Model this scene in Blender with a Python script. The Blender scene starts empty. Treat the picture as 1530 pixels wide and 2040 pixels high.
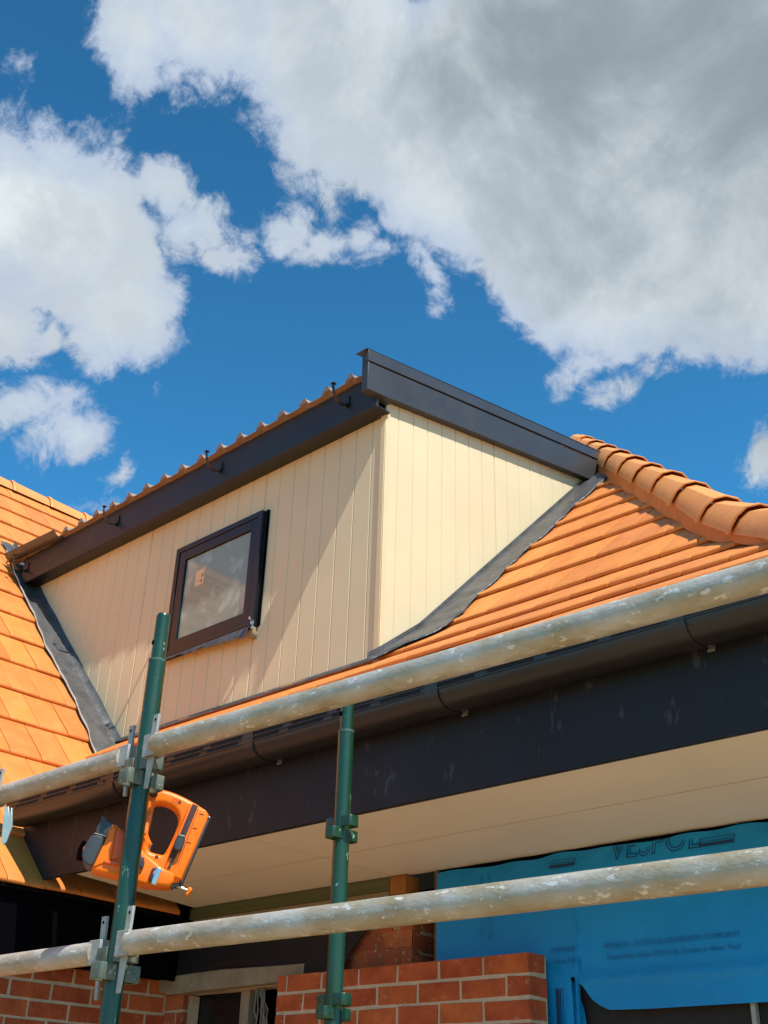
import bpy, bmesh, math, random
from mathutils import Vector, Matrix
from math import sin, cos, radians, pi, hypot
random.seed(7)
S = bpy.context.scene
C = bpy.context.collection

# ------------------------------------------------------------------ camera
CAM = Vector((0, 0, 1.6)); FPX = 2242.17
PITCH, ROLL, YAW = radians(29.2485), radians(1.8492), radians(-43.4252)
fw = Vector((sin(YAW)*cos(PITCH), cos(YAW)*cos(PITCH), sin(PITCH)))
r0 = Vector((cos(YAW), -sin(YAW), 0)); u0 = r0.cross(fw)
rv = cos(ROLL)*r0 + sin(ROLL)*u0; uv = -sin(ROLL)*r0 + cos(ROLL)*u0
cd = bpy.data.cameras.new('camera'); cam = bpy.data.objects.new('camera', cd); C.objects.link(cam)
M = Matrix((rv, uv, -fw)).transposed().to_4x4(); M.translation = CAM
cam.matrix_world = M
cd.sensor_fit = 'VERTICAL'; cd.sensor_height = 36; cd.lens = 36*FPX/2040
cd.clip_start = .05; cd.clip_end = 3000
S.camera = cam
S.render.resolution_x = 768; S.render.resolution_y = 1024
S.view_settings.view_transform = 'Standard'; S.view_settings.look = 'None'
S.view_settings.exposure = 0.42; S.view_settings.gamma = 1; S.view_settings.use_curve_mapping = False
def ray(x, y): return (x-765)/FPX*rv + (1020-y)/FPX*uv + fw
def oY(x, y, Y): d = ray(x, y); return CAM + d*(Y/d.y)
def oX(x, y, X): d = ray(x, y); return CAM + d*(X/d.x)
def oP(x, y, P, n): d = ray(x, y); return CAM + d*((P-CAM).dot(n)/d.dot(n))

# ------------------------------------------------------------------ sun
SD = Vector((.653, -.145, 1.0)).normalized()          # towards the sun
sl = bpy.data.lights.new('sun', 'SUN'); sl.energy = 4.6; sl.angle = radians(.5); sl.color = (1, .95, .86)
so = bpy.data.objects.new('sun', sl); C.objects.link(so); so.location = (6, -3, 12)
so.rotation_euler = SD.to_track_quat('Z', 'Y').to_euler()

# ------------------------------------------------------------------ world: sky with clouds
W = bpy.data.worlds.new('World'); S.world = W; W.use_nodes = True
nt = W.node_tree; nt.nodes.clear(); L = nt.links
def N(t, **k):
    n = nt.nodes.new(t)
    for a, b in k.items(): setattr(n, a, b)
    return n
def con(n, i, v):
    s = n.inputs[i]
    if hasattr(v, 'is_output') or isinstance(v, bpy.types.NodeSocket): L.new(v, s)
    else: s.default_value = v
def mth(op, a, b=None, c=None, clamp=False):
    n = N('ShaderNodeMath', operation=op, use_clamp=clamp); con(n, 0, a)
    if b is not None: con(n, 1, b)
    if c is not None: con(n, 2, c)
    return n.outputs[0]
def vm(op, a, b=None, out=0):
    n = N('ShaderNodeVectorMath', operation=op); con(n, 0, a)
    if b is not None: con(n, 1, b)
    return n.outputs[out]
def wnoise(vec, scale, detail=8, rough=.6, dist=0):
    n = N('ShaderNodeTexNoise'); con(n, 'Vector', vec); con(n, 'Scale', scale); con(n, 'Detail', detail)
    con(n, 'Roughness', rough); con(n, 'Distortion', dist); return n
def mixc(f, a, b, blend='MIX'):
    n = N('ShaderNodeMix', data_type='RGBA', blend_type=blend)
    con(n, 0, f); con(n, 6, a); con(n, 7, b); return n.outputs[2]
def mrange(v, a, b, c=0., d=1., kind='SMOOTHSTEP'):
    n = N('ShaderNodeMapRange', interpolation_type=kind); con(n, 0, v); con(n, 1, a); con(n, 2, b); con(n, 3, c); con(n, 4, d)
    return n.outputs[0]
tc = N('ShaderNodeTexCoord').outputs['Generated']
dirn = vm('NORMALIZE', tc)
w1 = wnoise(dirn, 11, 7, .62).outputs['Color']
warp = vm('MULTIPLY', vm('SUBTRACT', w1, (.5, .5, .5)), (.085, .085, .085))
q = vm('ADD', dirn, warp)
def blobs(lst, k=.05, unit=True):
    f = None
    for (x, y, a, b, ang) in lst:
        d = ray(x, y).normalized(); t = radians(ang)
        ex = ray(x+40, y).normalized()-d; ex = ex.normalized(); ey = d.cross(ex).normalized()
        e1 = (ex*cos(t)-ey*sin(t))*(-1); e2 = ex*sin(t)+ey*cos(t)
        # angular size -> blob axes in the sky
        s = FPX*d.dot(fw)
        p1 = vm('DOT_PRODUCT', q, tuple(e1*(s/a)), 1); p2 = vm('DOT_PRODUCT', q, tuple(e2*(s/b)), 1)
        cb = N('ShaderNodeCombineXYZ'); con(cb, 0, p1); con(cb, 1, p2)
        g = mth('MULTIPLY', mth('SUBTRACT', 1., vm('LENGTH', cb.outputs[0], out=1)), min(a, b)/105 if unit else 1.)
        f = g if f is None else mth('SMOOTH_MAX', f, g, k)
    return f
A = [(10, 425, 215, 160, 0), (140, 480, 168, 152, 35), (220, 600, 148, 122, 30), (-10, 640, 100, 85, 0), (265, 655, 100, 75, 0), (180, 285, 60, 32, 38),
     (325, 385, 75, 65, 20), (380, 450, 82, 66, 45), (415, 508, 52, 55, 0), (530, 458, 58, 55, 0), (615, 498, 90, 42, 8), (705, 478, 45, 55, 20), (745, 510, 50, 25, 20), (818, 560, 32, 62, 20),
     (20, 820, 150, 55, 12), (120, 860, 110, 60, 25), (205, 935, 50, 34, 45), (135, 1012, 75, 22, 12), (310, 755, 22, 40, 0), (1175, 700, 80, 46, 45), (1228, 758, 58, 38, 55), (1520, 910, 40, 58, 0), (0, 165, 34, 24, 0)]
B = [(270, 60, 105, 105, 20), (390, 40, 130, 115, 0), (330, 120, 75, 50, 25), (440, 130, 60, 45, 0), (640, 90, 200, 190, 0), (720, 220, 200, 150, 25), (1000, 230, 330, 280, 0), (1330, 280, 430, 390, 0),
     (620, 320, 60, 100, 0), (600, 365, 60, 35, 0), (668, 365, 42, 35, 0), (850, 420, 55, 95, -15), (900, 350, 110, 110, 0), (1000, 430, 150, 110, 15), (1130, 445, 150, 95, 0), (1345, 525, 185, 98, 15),
     (1480, 590, 140, 130, 0), (1430, 680, 85, 42, 5)]
fA = blobs(A); fB = blobs(B); fAll = mth('SMOOTH_MAX', fA, fB, .1)
nz = wnoise(dirn, 8, 12, .62, .3).outputs['Fac']; nz2 = wnoise(dirn, 30, 10, .72, .8).outputs['Fac']
nz3 = wnoise(dirn, 17, 10, .66, .6).outputs['Fac']
nsum = mth('ADD', mth('MULTIPLY', mth('SUBTRACT', nz3, .5), .9),  mth('ADD', mth('MULTIPLY', mth('SUBTRACT', nz, .5), .62), mth('MULTIPLY', mth('SUBTRACT', nz2, .5), .75)))
dens = mth('ADD', fAll, nsum)
mask = mrange(dens, .0, .38)
thick = mrange(dens, .2, 1.3)
# lit tops / grey bellies
dk = blobs([(1580, 150, 560, 560, 0), (1100, 30, 380, 230, 10)], .3, False)
nzc = mth('SUBTRACT', nz, .5)
soft = wnoise(dirn, 5, 8, .6, .5).outputs['Fac']
dkm = mrange(mth('ADD', dk, mth('ADD', mth('MULTIPLY', nzc, .7), mth('MULTIPLY', mth('SUBTRACT', soft, .5), 1.8))), -.05, 1.0)
colW = mixc(thick, (.37, .44, .56, 1), (.58, .635, .65, 1))
colW = mixc(mrange(mth('ADD', soft, mth('MULTIPLY', nzc, .5)), .46, .70), colW, (.43, .48, .52, 1))
bellyA = blobs([(60, 560, 190, 70, 10), (700, 470, 60, 30, 0), (430, 500, 60, 40, 30), (140, 900, 110, 30, 30), (30, 700, 100, 40, 0)], .2, False)
colW = mixc(mth('MULTIPLY', mrange(mth('ADD', bellyA, nzc), -.1, .8), .5), colW, (.40, .45, .52, 1))
bulk = mrange(mth('ADD', fB, mth('MULTIPLY', nzc, .9)), .1, 1.3)
colG = mixc(mth('MULTIPLY', bulk, .9), colW, mixc(mrange(mth('ADD', soft, mth('MULTIPLY', nzc, .9)), .35, .65), (.48, .53, .575, 1), (.365, .42, .475, 1)))
colG = mixc(dkm, colG, (.215, .26, .30, 1))
sky = N('ShaderNodeTexSky', sky_type='NISHITA'); sky.sun_disc = False
sky.sun_elevation = math.asin(SD.z); sky.sun_rotation = math.atan2(SD.x, SD.y)
sky.air_density = 1.0; sky.dust_density = .3; sky.ozone_density = 2.5
sz = N('ShaderNodeSeparateXYZ'); L.new(dirn, sz.inputs[0])
gr = mrange(sz.outputs[2], .42, .82, 1.22, .80, 'LINEAR'); cg = N('ShaderNodeCombineXYZ')
for i_ in range(3): L.new(gr, cg.inputs[i_])
skc = vm('MULTIPLY', vm('MULTIPLY', sky.outputs[0], (.030, .100, .124)), cg.outputs[0])
bg = N('ShaderNodeBackground'); L.new(mixc(mask, skc, colG), bg.inputs[0]); bg.inputs[1].default_value = 1
wo = N('ShaderNodeOutputWorld'); L.new(bg.outputs[0], wo.inputs[0])

# ------------------------------------------------------------------ materials
MATS = {}
def mat(name, col, rough=.6, metal=0., var=.0, vscale=6., col2=None, island=0., bump=0., bscale=60., spec=.5, stretch=(1, 1, 1), speck=None, coat=0.):
    if name in MATS: return MATS[name]
    m = bpy.data.materials.new(name); m.use_nodes = True; t = m.node_tree; l = t.links
    P = t.nodes['Principled BSDF']
    P.inputs['Roughness'].default_value = rough; P.inputs['Metallic'].default_value = metal
    P.inputs['Specular IOR Level'].default_value = spec; P.inputs['Coat Weight'].default_value = coat
    tcn = t.nodes.new('ShaderNodeTexCoord'); mp = t.nodes.new('ShaderNodeMapping'); l.new(tcn.outputs['Object'], mp.inputs[0])
    mp.inputs['Scale'].default_value = stretch
    def noise(sc, det=6, ro=.6):
        n = t.nodes.new('ShaderNodeTexNoise'); l.new(mp.outputs[0], n.inputs['Vector'])
        n.inputs['Scale'].default_value = sc; n.inputs['Detail'].default_value = det; n.inputs['Roughness'].default_value = ro; return n
    def ramp(src, a, b):
        r = t.nodes.new('ShaderNodeMapRange'); l.new(src, r.inputs[0]); r.inputs[1].default_value = a; r.inputs[2].default_value = b; return r.outputs[0]
    def mx(f, a, b, blend='MIX'):
        n = t.nodes.new('ShaderNodeMix'); n.data_type = 'RGBA'; n.blend_type = blend
        for i, v in ((0, f), (6, a), (7, b)):
            if isinstance(v, bpy.types.NodeSocket): l.new(v, n.inputs[i])
            else: n.inputs[i].default_value = v
        return n.outputs[2]
    c = (*col, 1)
    if col2 is None: col2 = tuple(x*(1-var) for x in col)
    n1 = noise(vscale)
    out = mx(ramp(n1.outputs[0], .35, .68), c, (*col2, 1))
    if island:
        g = t.nodes.new('ShaderNodeNewGeometry'); h = t.nodes.new('ShaderNodeHueSaturation')
        r = t.nodes.new('ShaderNodeMapRange'); l.new(g.outputs['Random Per Island'], r.inputs[0]); r.inputs[3].default_value = 1-island; r.inputs[4].default_value = 1+island
        l.new(r.outputs[0], h.inputs['Value']); l.new(out, h.inputs['Color'])
        r2 = t.nodes.new('ShaderNodeMapRange'); l.new(g.outputs['Random Per Island'], r2.inputs[0]); r2.inputs[3].default_value = .5-island*.03; r2.inputs[4].default_value = .5+island*.03
        l.new(r2.outputs[0], h.inputs['Hue']); out = h.outputs[0]
    if speck:
        sc, thr, cc, amt = speck
        n3 = noise(sc, 3, .7); f = ramp(n3.outputs[0], thr, thr+(.06 if amt > .35 else .2))
        mu = t.nodes.new('ShaderNodeMath'); mu.operation = 'MULTIPLY'; l.new(f, mu.inputs[0]); mu.inputs[1].default_value = amt
        out = mx(mu.outputs[0], out, (*cc, 1))
    l.new(out, P.inputs['Base Color'])
    nr = noise(vscale*2.3); rr = t.nodes.new('ShaderNodeMapRange'); l.new(nr.outputs[0], rr.inputs[0])
    rr.inputs[3].default_value = max(0, rough-.12); rr.inputs[4].default_value = min(1, rough+.12); l.new(rr.outputs[0], P.inputs['Roughness'])
    if bump:
        n2 = noise(bscale, 5); b = t.nodes.new('ShaderNodeBump'); b.inputs['Strength'].default_value = .6; b.inputs['Distance'].default_value = bump
        l.new(n2.outputs[0], b.inputs['Height']); l.new(b.outputs[0], P.inputs['Normal'])
    MATS[name] = m; return m
TILE = mat('terracotta_tile', (.68, .225, .046), .55, 0, .12, 5, col2=(.60, .185, .036), island=.09, bump=.0035, bscale=22, spec=.4, speck=(6, .50, (.78, .32, .10), .30), stretch=(1, 1, 1))
CAP = mat('terracotta_cap', (.80, .30, .075), .55, 0, .12, 7, island=.05, bump=.004, bscale=25)
MORT = mat('pointing', (.66, .215, .055), .85, 0, .2, 9, bump=.004, bscale=30)
CLAD = mat('cream_cladding', (.715, .595, .375), .62, 0, .09, 1.3, bump=.0012, bscale=35, spec=.35, speck=(44, .69, (.45, .36, .24), .55))
TRIMC = mat('cream_trim', (.72, .56, .33), .6, 0, .08, 5)
MONU = mat('charcoal_steel', (.042, .042, .0445), .48, 0, .2, 3, spec=.55, bump=.001, bscale=8)
FASC = mat('charcoal_fascia', (.016, .015, .018), .55, 0, .3, 2, spec=.35, speck=(13, .60, (.085, .08, .09), .45), stretch=(1, 1, .4))
GUTT = mat('gutter_steel', (.024, .023, .024), .36, 0, .3, 3, spec=.55, bump=.0008, bscale=6)
SHEET = mat('roof_sheet_underside', (.30, .22, .17), .45, 0, .2, 5)
LEAD = mat('lead_flashing', (.10, .10, .102), .48, .2, .5, 8, bump=.018, bscale=16, spec=.6, speck=(24, .66, (.35, .35, .36), .5))
DARKM = mat('black_membrane', (.008, .008, .012), .6, 0, .3, 5, bump=.01, bscale=8)
SOFF = mat('fibre_cement_soffit', (.84, .775, .665), .75, 0, .07, 1.6, speck=(40, .72, (.3, .25, .18), .5))
GALV = mat('galvanised_steel', (.52, .50, .45), .46, .30, .3, 13, col2=(.33, .265, .15), bump=.007, bscale=60, speck=(48, .60, (.78, .77, .74), .75), stretch=(.5, 1, 1))
GALV2 = mat('galvanised_plate', (.44, .43, .39), .5, .3, .3, 18, bump=.002, bscale=60)
GREEN = mat('green_powdercoat', (.008, .050, .017), .36, 0, .35, 6, spec=.6, coat=.2, bump=.001, bscale=30, speck=(30, .635, (.34, .46, .40), .85), stretch=(1, 1, .55))
GREENW = mat('weathered_pressing', (.07, .115, .09), .5, .2, .4, 22, col2=(.19, .18, .13), bump=.003, bscale=60, speck=(40, .60, (.36, .36, .30), .7))
GREEN2 = mat('worn_green_pressing', (.018, .07, .045), .45, .1, .4, 18, col2=(.10, .14, .10), bump=.002, bscale=60, speck=(45, .60, (.32, .36, .28), .7))
BRICK = mat('red_brick', (.52, .118, .038), .85, 0, .3, 9, col2=(.33, .066, .026), island=.16, bump=.010, bscale=55, spec=.25, speck=(38, .63, (.5, .34, .24), .55))
OLDB = mat('old_brick', (.42, .105, .04), .9, 0, .3, 9, col2=(.28, .10, .055), island=.25, bump=.008, bscale=50, spec=.2, speck=(26, .60, (.46, .36, .27), .6))
MORTAR = mat('mortar', (.62, .49, .35), .9, 0, .2, 18, bump=.008, bscale=60, spec=.2)
WRAP = mat('blue_building_wrap', (.0, .295, .70), .5, 0, .2, 2.2, col2=(.0, .24, .60), bump=.035, bscale=4.5, spec=.35)
INK = mat('blue_ink', (.0, .03, .12), .6)
INKF = mat('faint_ink', (.0, .17, .46), .6)
CONC = mat('concrete_lintel', (.34, .28, .2), .85, 0, .3, 12, bump=.006, bscale=30)
GRNT = mat('green_painted_timber', (.12, .13, .055), .7, 0, .3, 5, stretch=(.3, 1, 3))
TIMB = mat('raw_timber', (.33, .24, .13), .75, 0, .3, 5, stretch=(.3, 1, 3))
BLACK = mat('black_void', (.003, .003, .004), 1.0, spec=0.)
DGLASS = mat('dark_glazing', (.01, .012, .016), .25, 0, .3, 4)
WFRM = mat('window_frame_paint', (.012, .011, .0125), .38, 0, .2, 4, spec=.55)
ORNG = mat('orange_plastic', (.98, .185, .002), .38, 0, .12, 6, spec=.35, coat=0, bump=.0006, bscale=90)
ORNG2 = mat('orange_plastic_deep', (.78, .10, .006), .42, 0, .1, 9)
BLKP = mat('black_plastic', (.05, .05, .054), .38, 0, .25, 12, speck=(70, .7, (.16, .16, .16), .5))
STEEL = mat('bright_steel', (.62, .61, .58), .28, .9, .2, 20)
CABLE = mat('grey_cable', (.22, .20, .17), .6)
FOIL = mat('foil_tape', (.75, .76, .78), .2, .9, .3, 30, bump=.01, bscale=50)
PAPER = mat('paper_label', (.78, .52, .29), .8)
PINK = mat('brown_print', (.30, .18, .07), .8)
GROUND = mat('sandy_ground', (.40, .28, .14), .95, 0, .25, .6, col2=(.32, .22, .105), bump=.03, bscale=6)

# pane: double glazing, mottled grey-green paints in a soft reflection of trees and sky
def pane_mat():
    m = bpy.data.materials.new('window_glass'); m.use_nodes = True; t = m.node_tree; l = t.links; P = t.nodes['Principled BSDF']
    tcn = t.nodes.new('ShaderNodeTexCoord'); n = t.nodes.new('ShaderNodeTexNoise'); l.new(tcn.outputs['Object'], n.inputs[0])
    n.inputs['Scale'].default_value = 5; n.inputs['Detail'].default_value = 9; n.inputs['Roughness'].default_value = .62; n.inputs['Distortion'].default_value = .5
    r = t.nodes.new('ShaderNodeMapRange'); l.new(n.outputs[0], r.inputs[0]); r.inputs[1].default_value = .50; r.inputs[2].default_value = .62
    x = t.nodes.new('ShaderNodeMix'); x.data_type = 'RGBA'; l.new(r.outputs[0], x.inputs[0]); x.inputs[6].default_value = (.26, .31, .26, 1); x.inputs[7].default_value = (.38, .44, .39, 1)
    l.new(x.outputs[2], P.inputs['Base Color']); P.inputs['Roughness'].default_value = .05; P.inputs['Specular IOR Level'].default_value = .4
    return m
PANE = pane_mat()

# ------------------------------------------------------------------ helpers
def link(name, bm, m, parent=None, smooth=False, bevel=0, seg=2, angle=40):
    bmesh.ops.recalc_face_normals(bm, faces=bm.faces[:])
    me = bpy.data.meshes.new(name); bm.to_mesh(me); bm.free()
    me.materials.append(m)
    if smooth:
        for p in me.polygons: p.use_smooth = True
        try: me.set_sharp_from_angle(angle=radians(angle))
        except Exception: pass
    o = bpy.data.objects.new(name, me); C.objects.link(o)
    if parent is not None:
        o.parent = parent; o.matrix_parent_inverse = parent.matrix_world.inverted() if parent.type == 'EMPTY' else Matrix.Identity(4)
    if bevel:
        b = o.modifiers.new('bevel', 'BEVEL'); b.width = bevel; b.segments = seg; b.limit_method = 'ANGLE'; b.angle_limit = radians(35)
        for p in me.polygons: p.use_smooth = True
        try: me.set_sharp_from_angle(angle=radians(50))
        except Exception: pass
    return o
def tag(o, label=None, cat=None, group=None, kind=None):
    if label: o['label'] = label
    if cat: o['category'] = cat
    if group: o['group'] = group
    if kind: o['kind'] = kind
    return o
def thing(name, label, cat, loc=(0, 0, 0), group=None):
    o = bpy.data.objects.new(name, None); C.objects.link(o); o.location = loc; o.empty_display_size = .2
    o.matrix_world = Matrix.Translation(loc)
    return tag(o, label, cat, group)
def box(bm, a, b, jit=0):
    x0, y0, z0 = a; x1, y1, z1 = b
    v = [bm.verts.new((x + random.uniform(-jit, jit), y + random.uniform(-jit, jit), z + random.uniform(-jit, jit))) for x in (x0, x1) for y in (y0, y1) for z in (z0, z1)]
    for f in ((0, 1, 3, 2), (4, 6, 7, 5), (0, 4, 5, 1), (2, 3, 7, 6), (0, 2, 6, 4), (1, 5, 7, 3)): bm.faces.new([v[i] for i in f])
def prism(bm, pts, off):
    """closed polygon (list of Vectors) pushed along a vector"""
    a = [bm.verts.new(p) for p in pts]; b = [bm.verts.new(Vector(p)+Vector(off)) for p in pts]
    bm.faces.new(a); bm.faces.new(b[::-1]); n = len(a)
    for i in range(n): bm.faces.new((a[i], b[i], b[(i+1) % n], a[(i+1) % n]))
def tube(bm, p, q2, r, seg=24, r2=None, cap=True):
    p = Vector(p); q2 = Vector(q2); r2 = r if r2 is None else r2
    d = (q2-p).normalized(); a = d.orthogonal().normalized(); b = d.cross(a)
    A_ = [bm.verts.new(p+(a*cos(2*pi*i/seg)+b*sin(2*pi*i/seg))*r) for i in range(seg)]
    B_ = [bm.verts.new(q2+(a*cos(2*pi*i/seg)+b*sin(2*pi*i/seg))*r2) for i in range(seg)]
    for i in range(seg): bm.faces.new((A_[i], A_[(i+1) % seg], B_[(i+1) % seg], B_[i]))
    if cap: bm.faces.new(A_[::-1]); bm.faces.new(B_)
def path(bm, pts, r, seg=8):
    pts = [Vector(p) for p in pts]; rings = []; up = None
    for i, p in enumerate(pts):
        d = (pts[min(i+1, len(pts)-1)]-pts[max(i-1, 0)]).normalized()
        if up is None: up = d.orthogonal().normalized()
        a = (up-d*up.dot(d)).normalized(); up = a; b = d.cross(a)
        rings.append([bm.verts.new(p+(a*cos(2*pi*k/seg)+b*sin(2*pi*k/seg))*r) for k in range(seg)])
    for i in range(len(rings)-1):
        for k in range(seg): bm.faces.new((rings[i][k], rings[i][(k+1) % seg], rings[i+1][(k+1) % seg], rings[i+1][k]))
    bm.faces.new(rings[0][::-1]); bm.faces.new(rings[-1])
def sweep(bm, prof, p, q2, close=True):
    """profile points given as vectors added to p and q2"""
    A_ = [bm.verts.new(Vector(p)+Vector(v)) for v in prof]; B_ = [bm.verts.new(Vector(q2)+Vector(v)) for v in prof]
    n = len(prof)
    for i in range(n if close else n-1): bm.faces.new((A_[i], A_[(i+1) % n], B_[(i+1) % n], B_[i]))
    if close: bm.faces.new(A_[::-1]); bm.faces.new(B_)
def chaikin(p, it=2):
    for _ in range(it):
        o = []
        for i in range(len(p)):
            a, b = p[i], p[(i+1) % len(p)]
            o += [(a[0]*.75+b[0]*.25, a[1]*.75+b[1]*.25), (a[0]*.25+b[0]*.75, a[1]*.25+b[1]*.75)]
        p = o
    return p
def plate(polys, half, bev):
    """2D filled outline (first polygon, the rest are holes) with thickness and rounded rim -> bmesh in local XY"""
    cu = bpy.data.curves.new('tmp', 'CURVE'); cu.dimensions = '2D'; cu.fill_mode = 'BOTH'; cu.extrude = half; cu.bevel_depth = bev; cu.bevel_resolution = 2; cu.offset = -bev
    for P in polys:
        sp = cu.splines.new('POLY'); sp.points.add(len(P)-1); sp.use_cyclic_u = True
        for i, p in enumerate(P): sp.points[i].co = (p[0], p[1], 0, 1)
    o = bpy.data.objects.new('tmp', cu); C.objects.link(o)
    dg = bpy.context.evaluated_depsgraph_get(); me = bpy.data.meshes.new_from_object(o.evaluated_get(dg))
    bm = bmesh.new(); bm.from_mesh(me); bmesh.ops.remove_doubles(bm, verts=bm.verts[:], dist=1e-5)
    bpy.data.objects.remove(o); bpy.data.meshes.remove(me); bpy.data.curves.remove(cu)
    return bm
def text_mesh(txt, size, mtx, extrude=.0006, outline=0, shear=0, sx=1.):
    cu = bpy.data.curves.new('tmp', 'FONT'); cu.body = txt; cu.size = size; cu.shear = shear
    if outline: cu.fill_mode = 'NONE'; cu.bevel_depth = outline; cu.bevel_resolution = 0
    else: cu.extrude = extrude
    o = bpy.data.objects.new('tmp', cu); C.objects.link(o)
    dg = bpy.context.evaluated_depsgraph_get(); me = bpy.data.meshes.new_from_object(o.evaluated_get(dg))
    bm = bmesh.new(); bm.from_mesh(me); bpy.data.objects.remove(o); bpy.data.meshes.remove(me); bpy.data.curves.remove(cu)
    w = max(v.co.x for v in bm.verts)-min(v.co.x for v in bm.verts)
    if sx > 0: bmesh.ops.scale(bm, vec=(sx/w, 1, 1), verts=bm.verts[:])     # sx = wanted width
    bmesh.ops.transform(bm, matrix=mtx, verts=bm.verts[:])
    return bm

# ------------------------------------------------------------------ ground
bm = bmesh.new(); v = [bm.verts.new(p) for p in ((-900, -900, 0), (900, -900, 0), (900, 900, 0), (-900, 900, 0))]; bm.faces.new(v)
tag(link('ground', bm, GROUND), kind='structure')

# ------------------------------------------------------------------ roof geometry
PROF = [(3.055, 3.165), (3.367, 3.386), (3.688, 3.599), (4.002, 3.822), (4.307, 4.057)]
while PROF[-1][1] < 7.3: PROF.append((PROF[-1][0]+.270, PROF[-1][1]+.265))
PROF = [(a, b-.030) for a, b in PROF]                     # measured on the tile tops
def zroof(Y):
    if Y <= PROF[0][0]: return PROF[0][1]
    for a, b in zip(PROF, PROF[1:]):
        if Y <= b[0]: return a[1]+(b[1]-a[1])*(Y-a[0])/(b[0]-a[0])
    return PROF[-1][1]
def xhip(Y): return -2.905-.87*(Y-5.45)
TW = .205
def tiles(bm, prof, s0, s1, fn, inside):
    """rows of separate tiles; fn(s, d, z) -> world point, inside(s, d) tells whether a tile is wanted"""
    for i in range(len(prof)-1):
        (d0, z0), (d1, z1) = prof[i], prof[i+1]
        ln = hypot(d1-d0, z1-z0); td, tz = (d1-d0)/ln, (z1-z0)/ln; nd, nz_ = -tz*(1 if d1 > d0 else -1)*1.0, td*(1 if d1 > d0 else -1)
        nd, nz_ = -tz, td
        if nz_ < 0: nd, nz_ = -nd, -nz_
        off = TW*.5*(i % 2)+random.uniform(-.008, .008); s = s0+off-TW
        ext = .045
        sec = [(.03, .005), (-.002, .005), (-.006, .009), (-.006, .017), (-.002, .023), (.006, .0265), (.028, .0275), (ln*.55, .016), (ln+ext, .0005)]
        while s < s1+TW:
            w = TW-.0035
            if inside(s+w*.5, (d0+d1)*.5):
                h = random.uniform(-.0015, .002); tw = random.uniform(-.002, .002); sk = random.uniform(-.0022, .0022)
                rows = []
                for j, fr in enumerate((0, .03, .25, .5, .75, .97, 1)):
                    row = []
                    lip = -.0018 if fr in (0, 1) else 0
                    cam_ = 0
                    for (l_, n_) in sec:
                        nn = n_+h+tw*(fr-.5)+(cam_+lip if n_ > .01 else 0); ll = l_+sk*(fr-.5)*2
                        if ll+0 > ln: nn = n_
                        row.append(bm.verts.new(fn(s+fr*w, d0+td*ll+nd*nn, z0+tz*ll+nz_*nn)))
                    rows.append(row)
                for a, b in zip(rows, rows[1:]):
                    for k in range(len(sec)-1): bm.faces.new((a[k], a[k+1], b[k+1], b[k]))
                bm.faces.new(rows[0][::-1]); bm.faces.new(rows[-1])
            s += TW
def clip(bm, co, no):
    bmesh.ops.bisect_plane(bm, geom=bm.verts[:]+bm.edges[:]+bm.faces[:], plane_co=co, plane_no=no, clear_outer=True)

house = thing('house', 'brick house under renovation with orange tiled hip roof, deep charcoal fascia and beige eave soffit', 'house', (-3, 4, 0))
hd = Vector((-.87, 1, 0)).normalized(); hn = Vector((1, .87, 0)).normalized()     # hip direction / outward side
DX0 = -3.791
def ins_main(s, d): return s < xhip(d)+.3 and s > -12 and not (-7.0 < s < DX0-.15 and 4.25 < d < 6.0)
bm = bmesh.new(); tiles(bm, PROF, -11.5, -.6, lambda s, d, z: (s, d, z), ins_main)
clip(bm, (xhip(5), 5, 5), hn)
roof = link('roof', bm, TILE, house, smooth=True, angle=28)
bm = bmesh.new(); P2 = [(xhip(y), z) for y, z in PROF]
tiles(bm, P2, 2.8, 13, lambda s, d, z: (d, s, z), lambda s, d: xhip(s)-.3 < d)
clip(bm, (xhip(5), 5, 5), -hn)
link('side_roof', bm, TILE, house, smooth=True, angle=50)
# sarking under the tiles, and the rear slope
bm = bmesh.new()
def strip(bm, a, b):
    A_ = [bm.verts.new(p) for p in a]; B_ = [bm.verts.new(p) for p in b]
    for i in range(len(a)-1): bm.faces.new((A_[i], A_[i+1], B_[i+1], B_[i]))
strip(bm, [(-11.8, y, z-.025) for y, z in PROF], [(xhip(y)-.01, y, z-.025) for y, z in PROF])
strip(bm, [(xhip(y)-.01, y, z-.03) for y, z in PROF], [(xhip(y)-.01, 13.1, z-.03) for y, z in PROF])
yT, zT = PROF[-1]
strip(bm, [(-11.8, yT, zT-.03), (-11.8, 2*yT-3, 3.1)], [(xhip(yT), yT, zT-.03), (xhip(yT), 2*yT-3, 3.1)])
link('roof_underlay', bm, DARKM, house)
# hip capping
def cap(bm, P, Q, r, side, first=False):
    ax = (Q-P).normalized(); sd = side.normalized(); upv = sd.cross(ax).normalized()
    if upv.z < 0: upv = -upv
    prof = [(-1.06, -.52), (-1.0, -.30), (-.80, .10), (-.46, .43), (0, .54), (.46, .43), (.80, .10), (1.0, -.30), (1.06, -.52)]
    def ring(c, k, th=0): return [bm.verts.new(c+sd*(a*r*k)+upv*(b*r*k-th)) for a, b in prof]
    ln = (Q-P).length
    st = [(0, 1.10, 0), (.008, 1.13, 0), (.032, 1.13, 0), (.048, 1.06, 0), (.07, 1.04, 0), (ln*.5, .985, 0), (ln+.04, .90, 0)]
    rings = [ring(P+ax*t, k) for t, k, _ in st]
    inner = ring(P, 1.0); rings = [inner]+rings
    for a, b in zip(rings, rings[1:]):
        for i in range(len(prof)-1): bm.faces.new((a[i], a[i+1], b[i+1], b[i]))
caps = bmesh.new(); y = 2.98; lst = []
while y < 7.75: lst.append(y); y += .345
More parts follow.
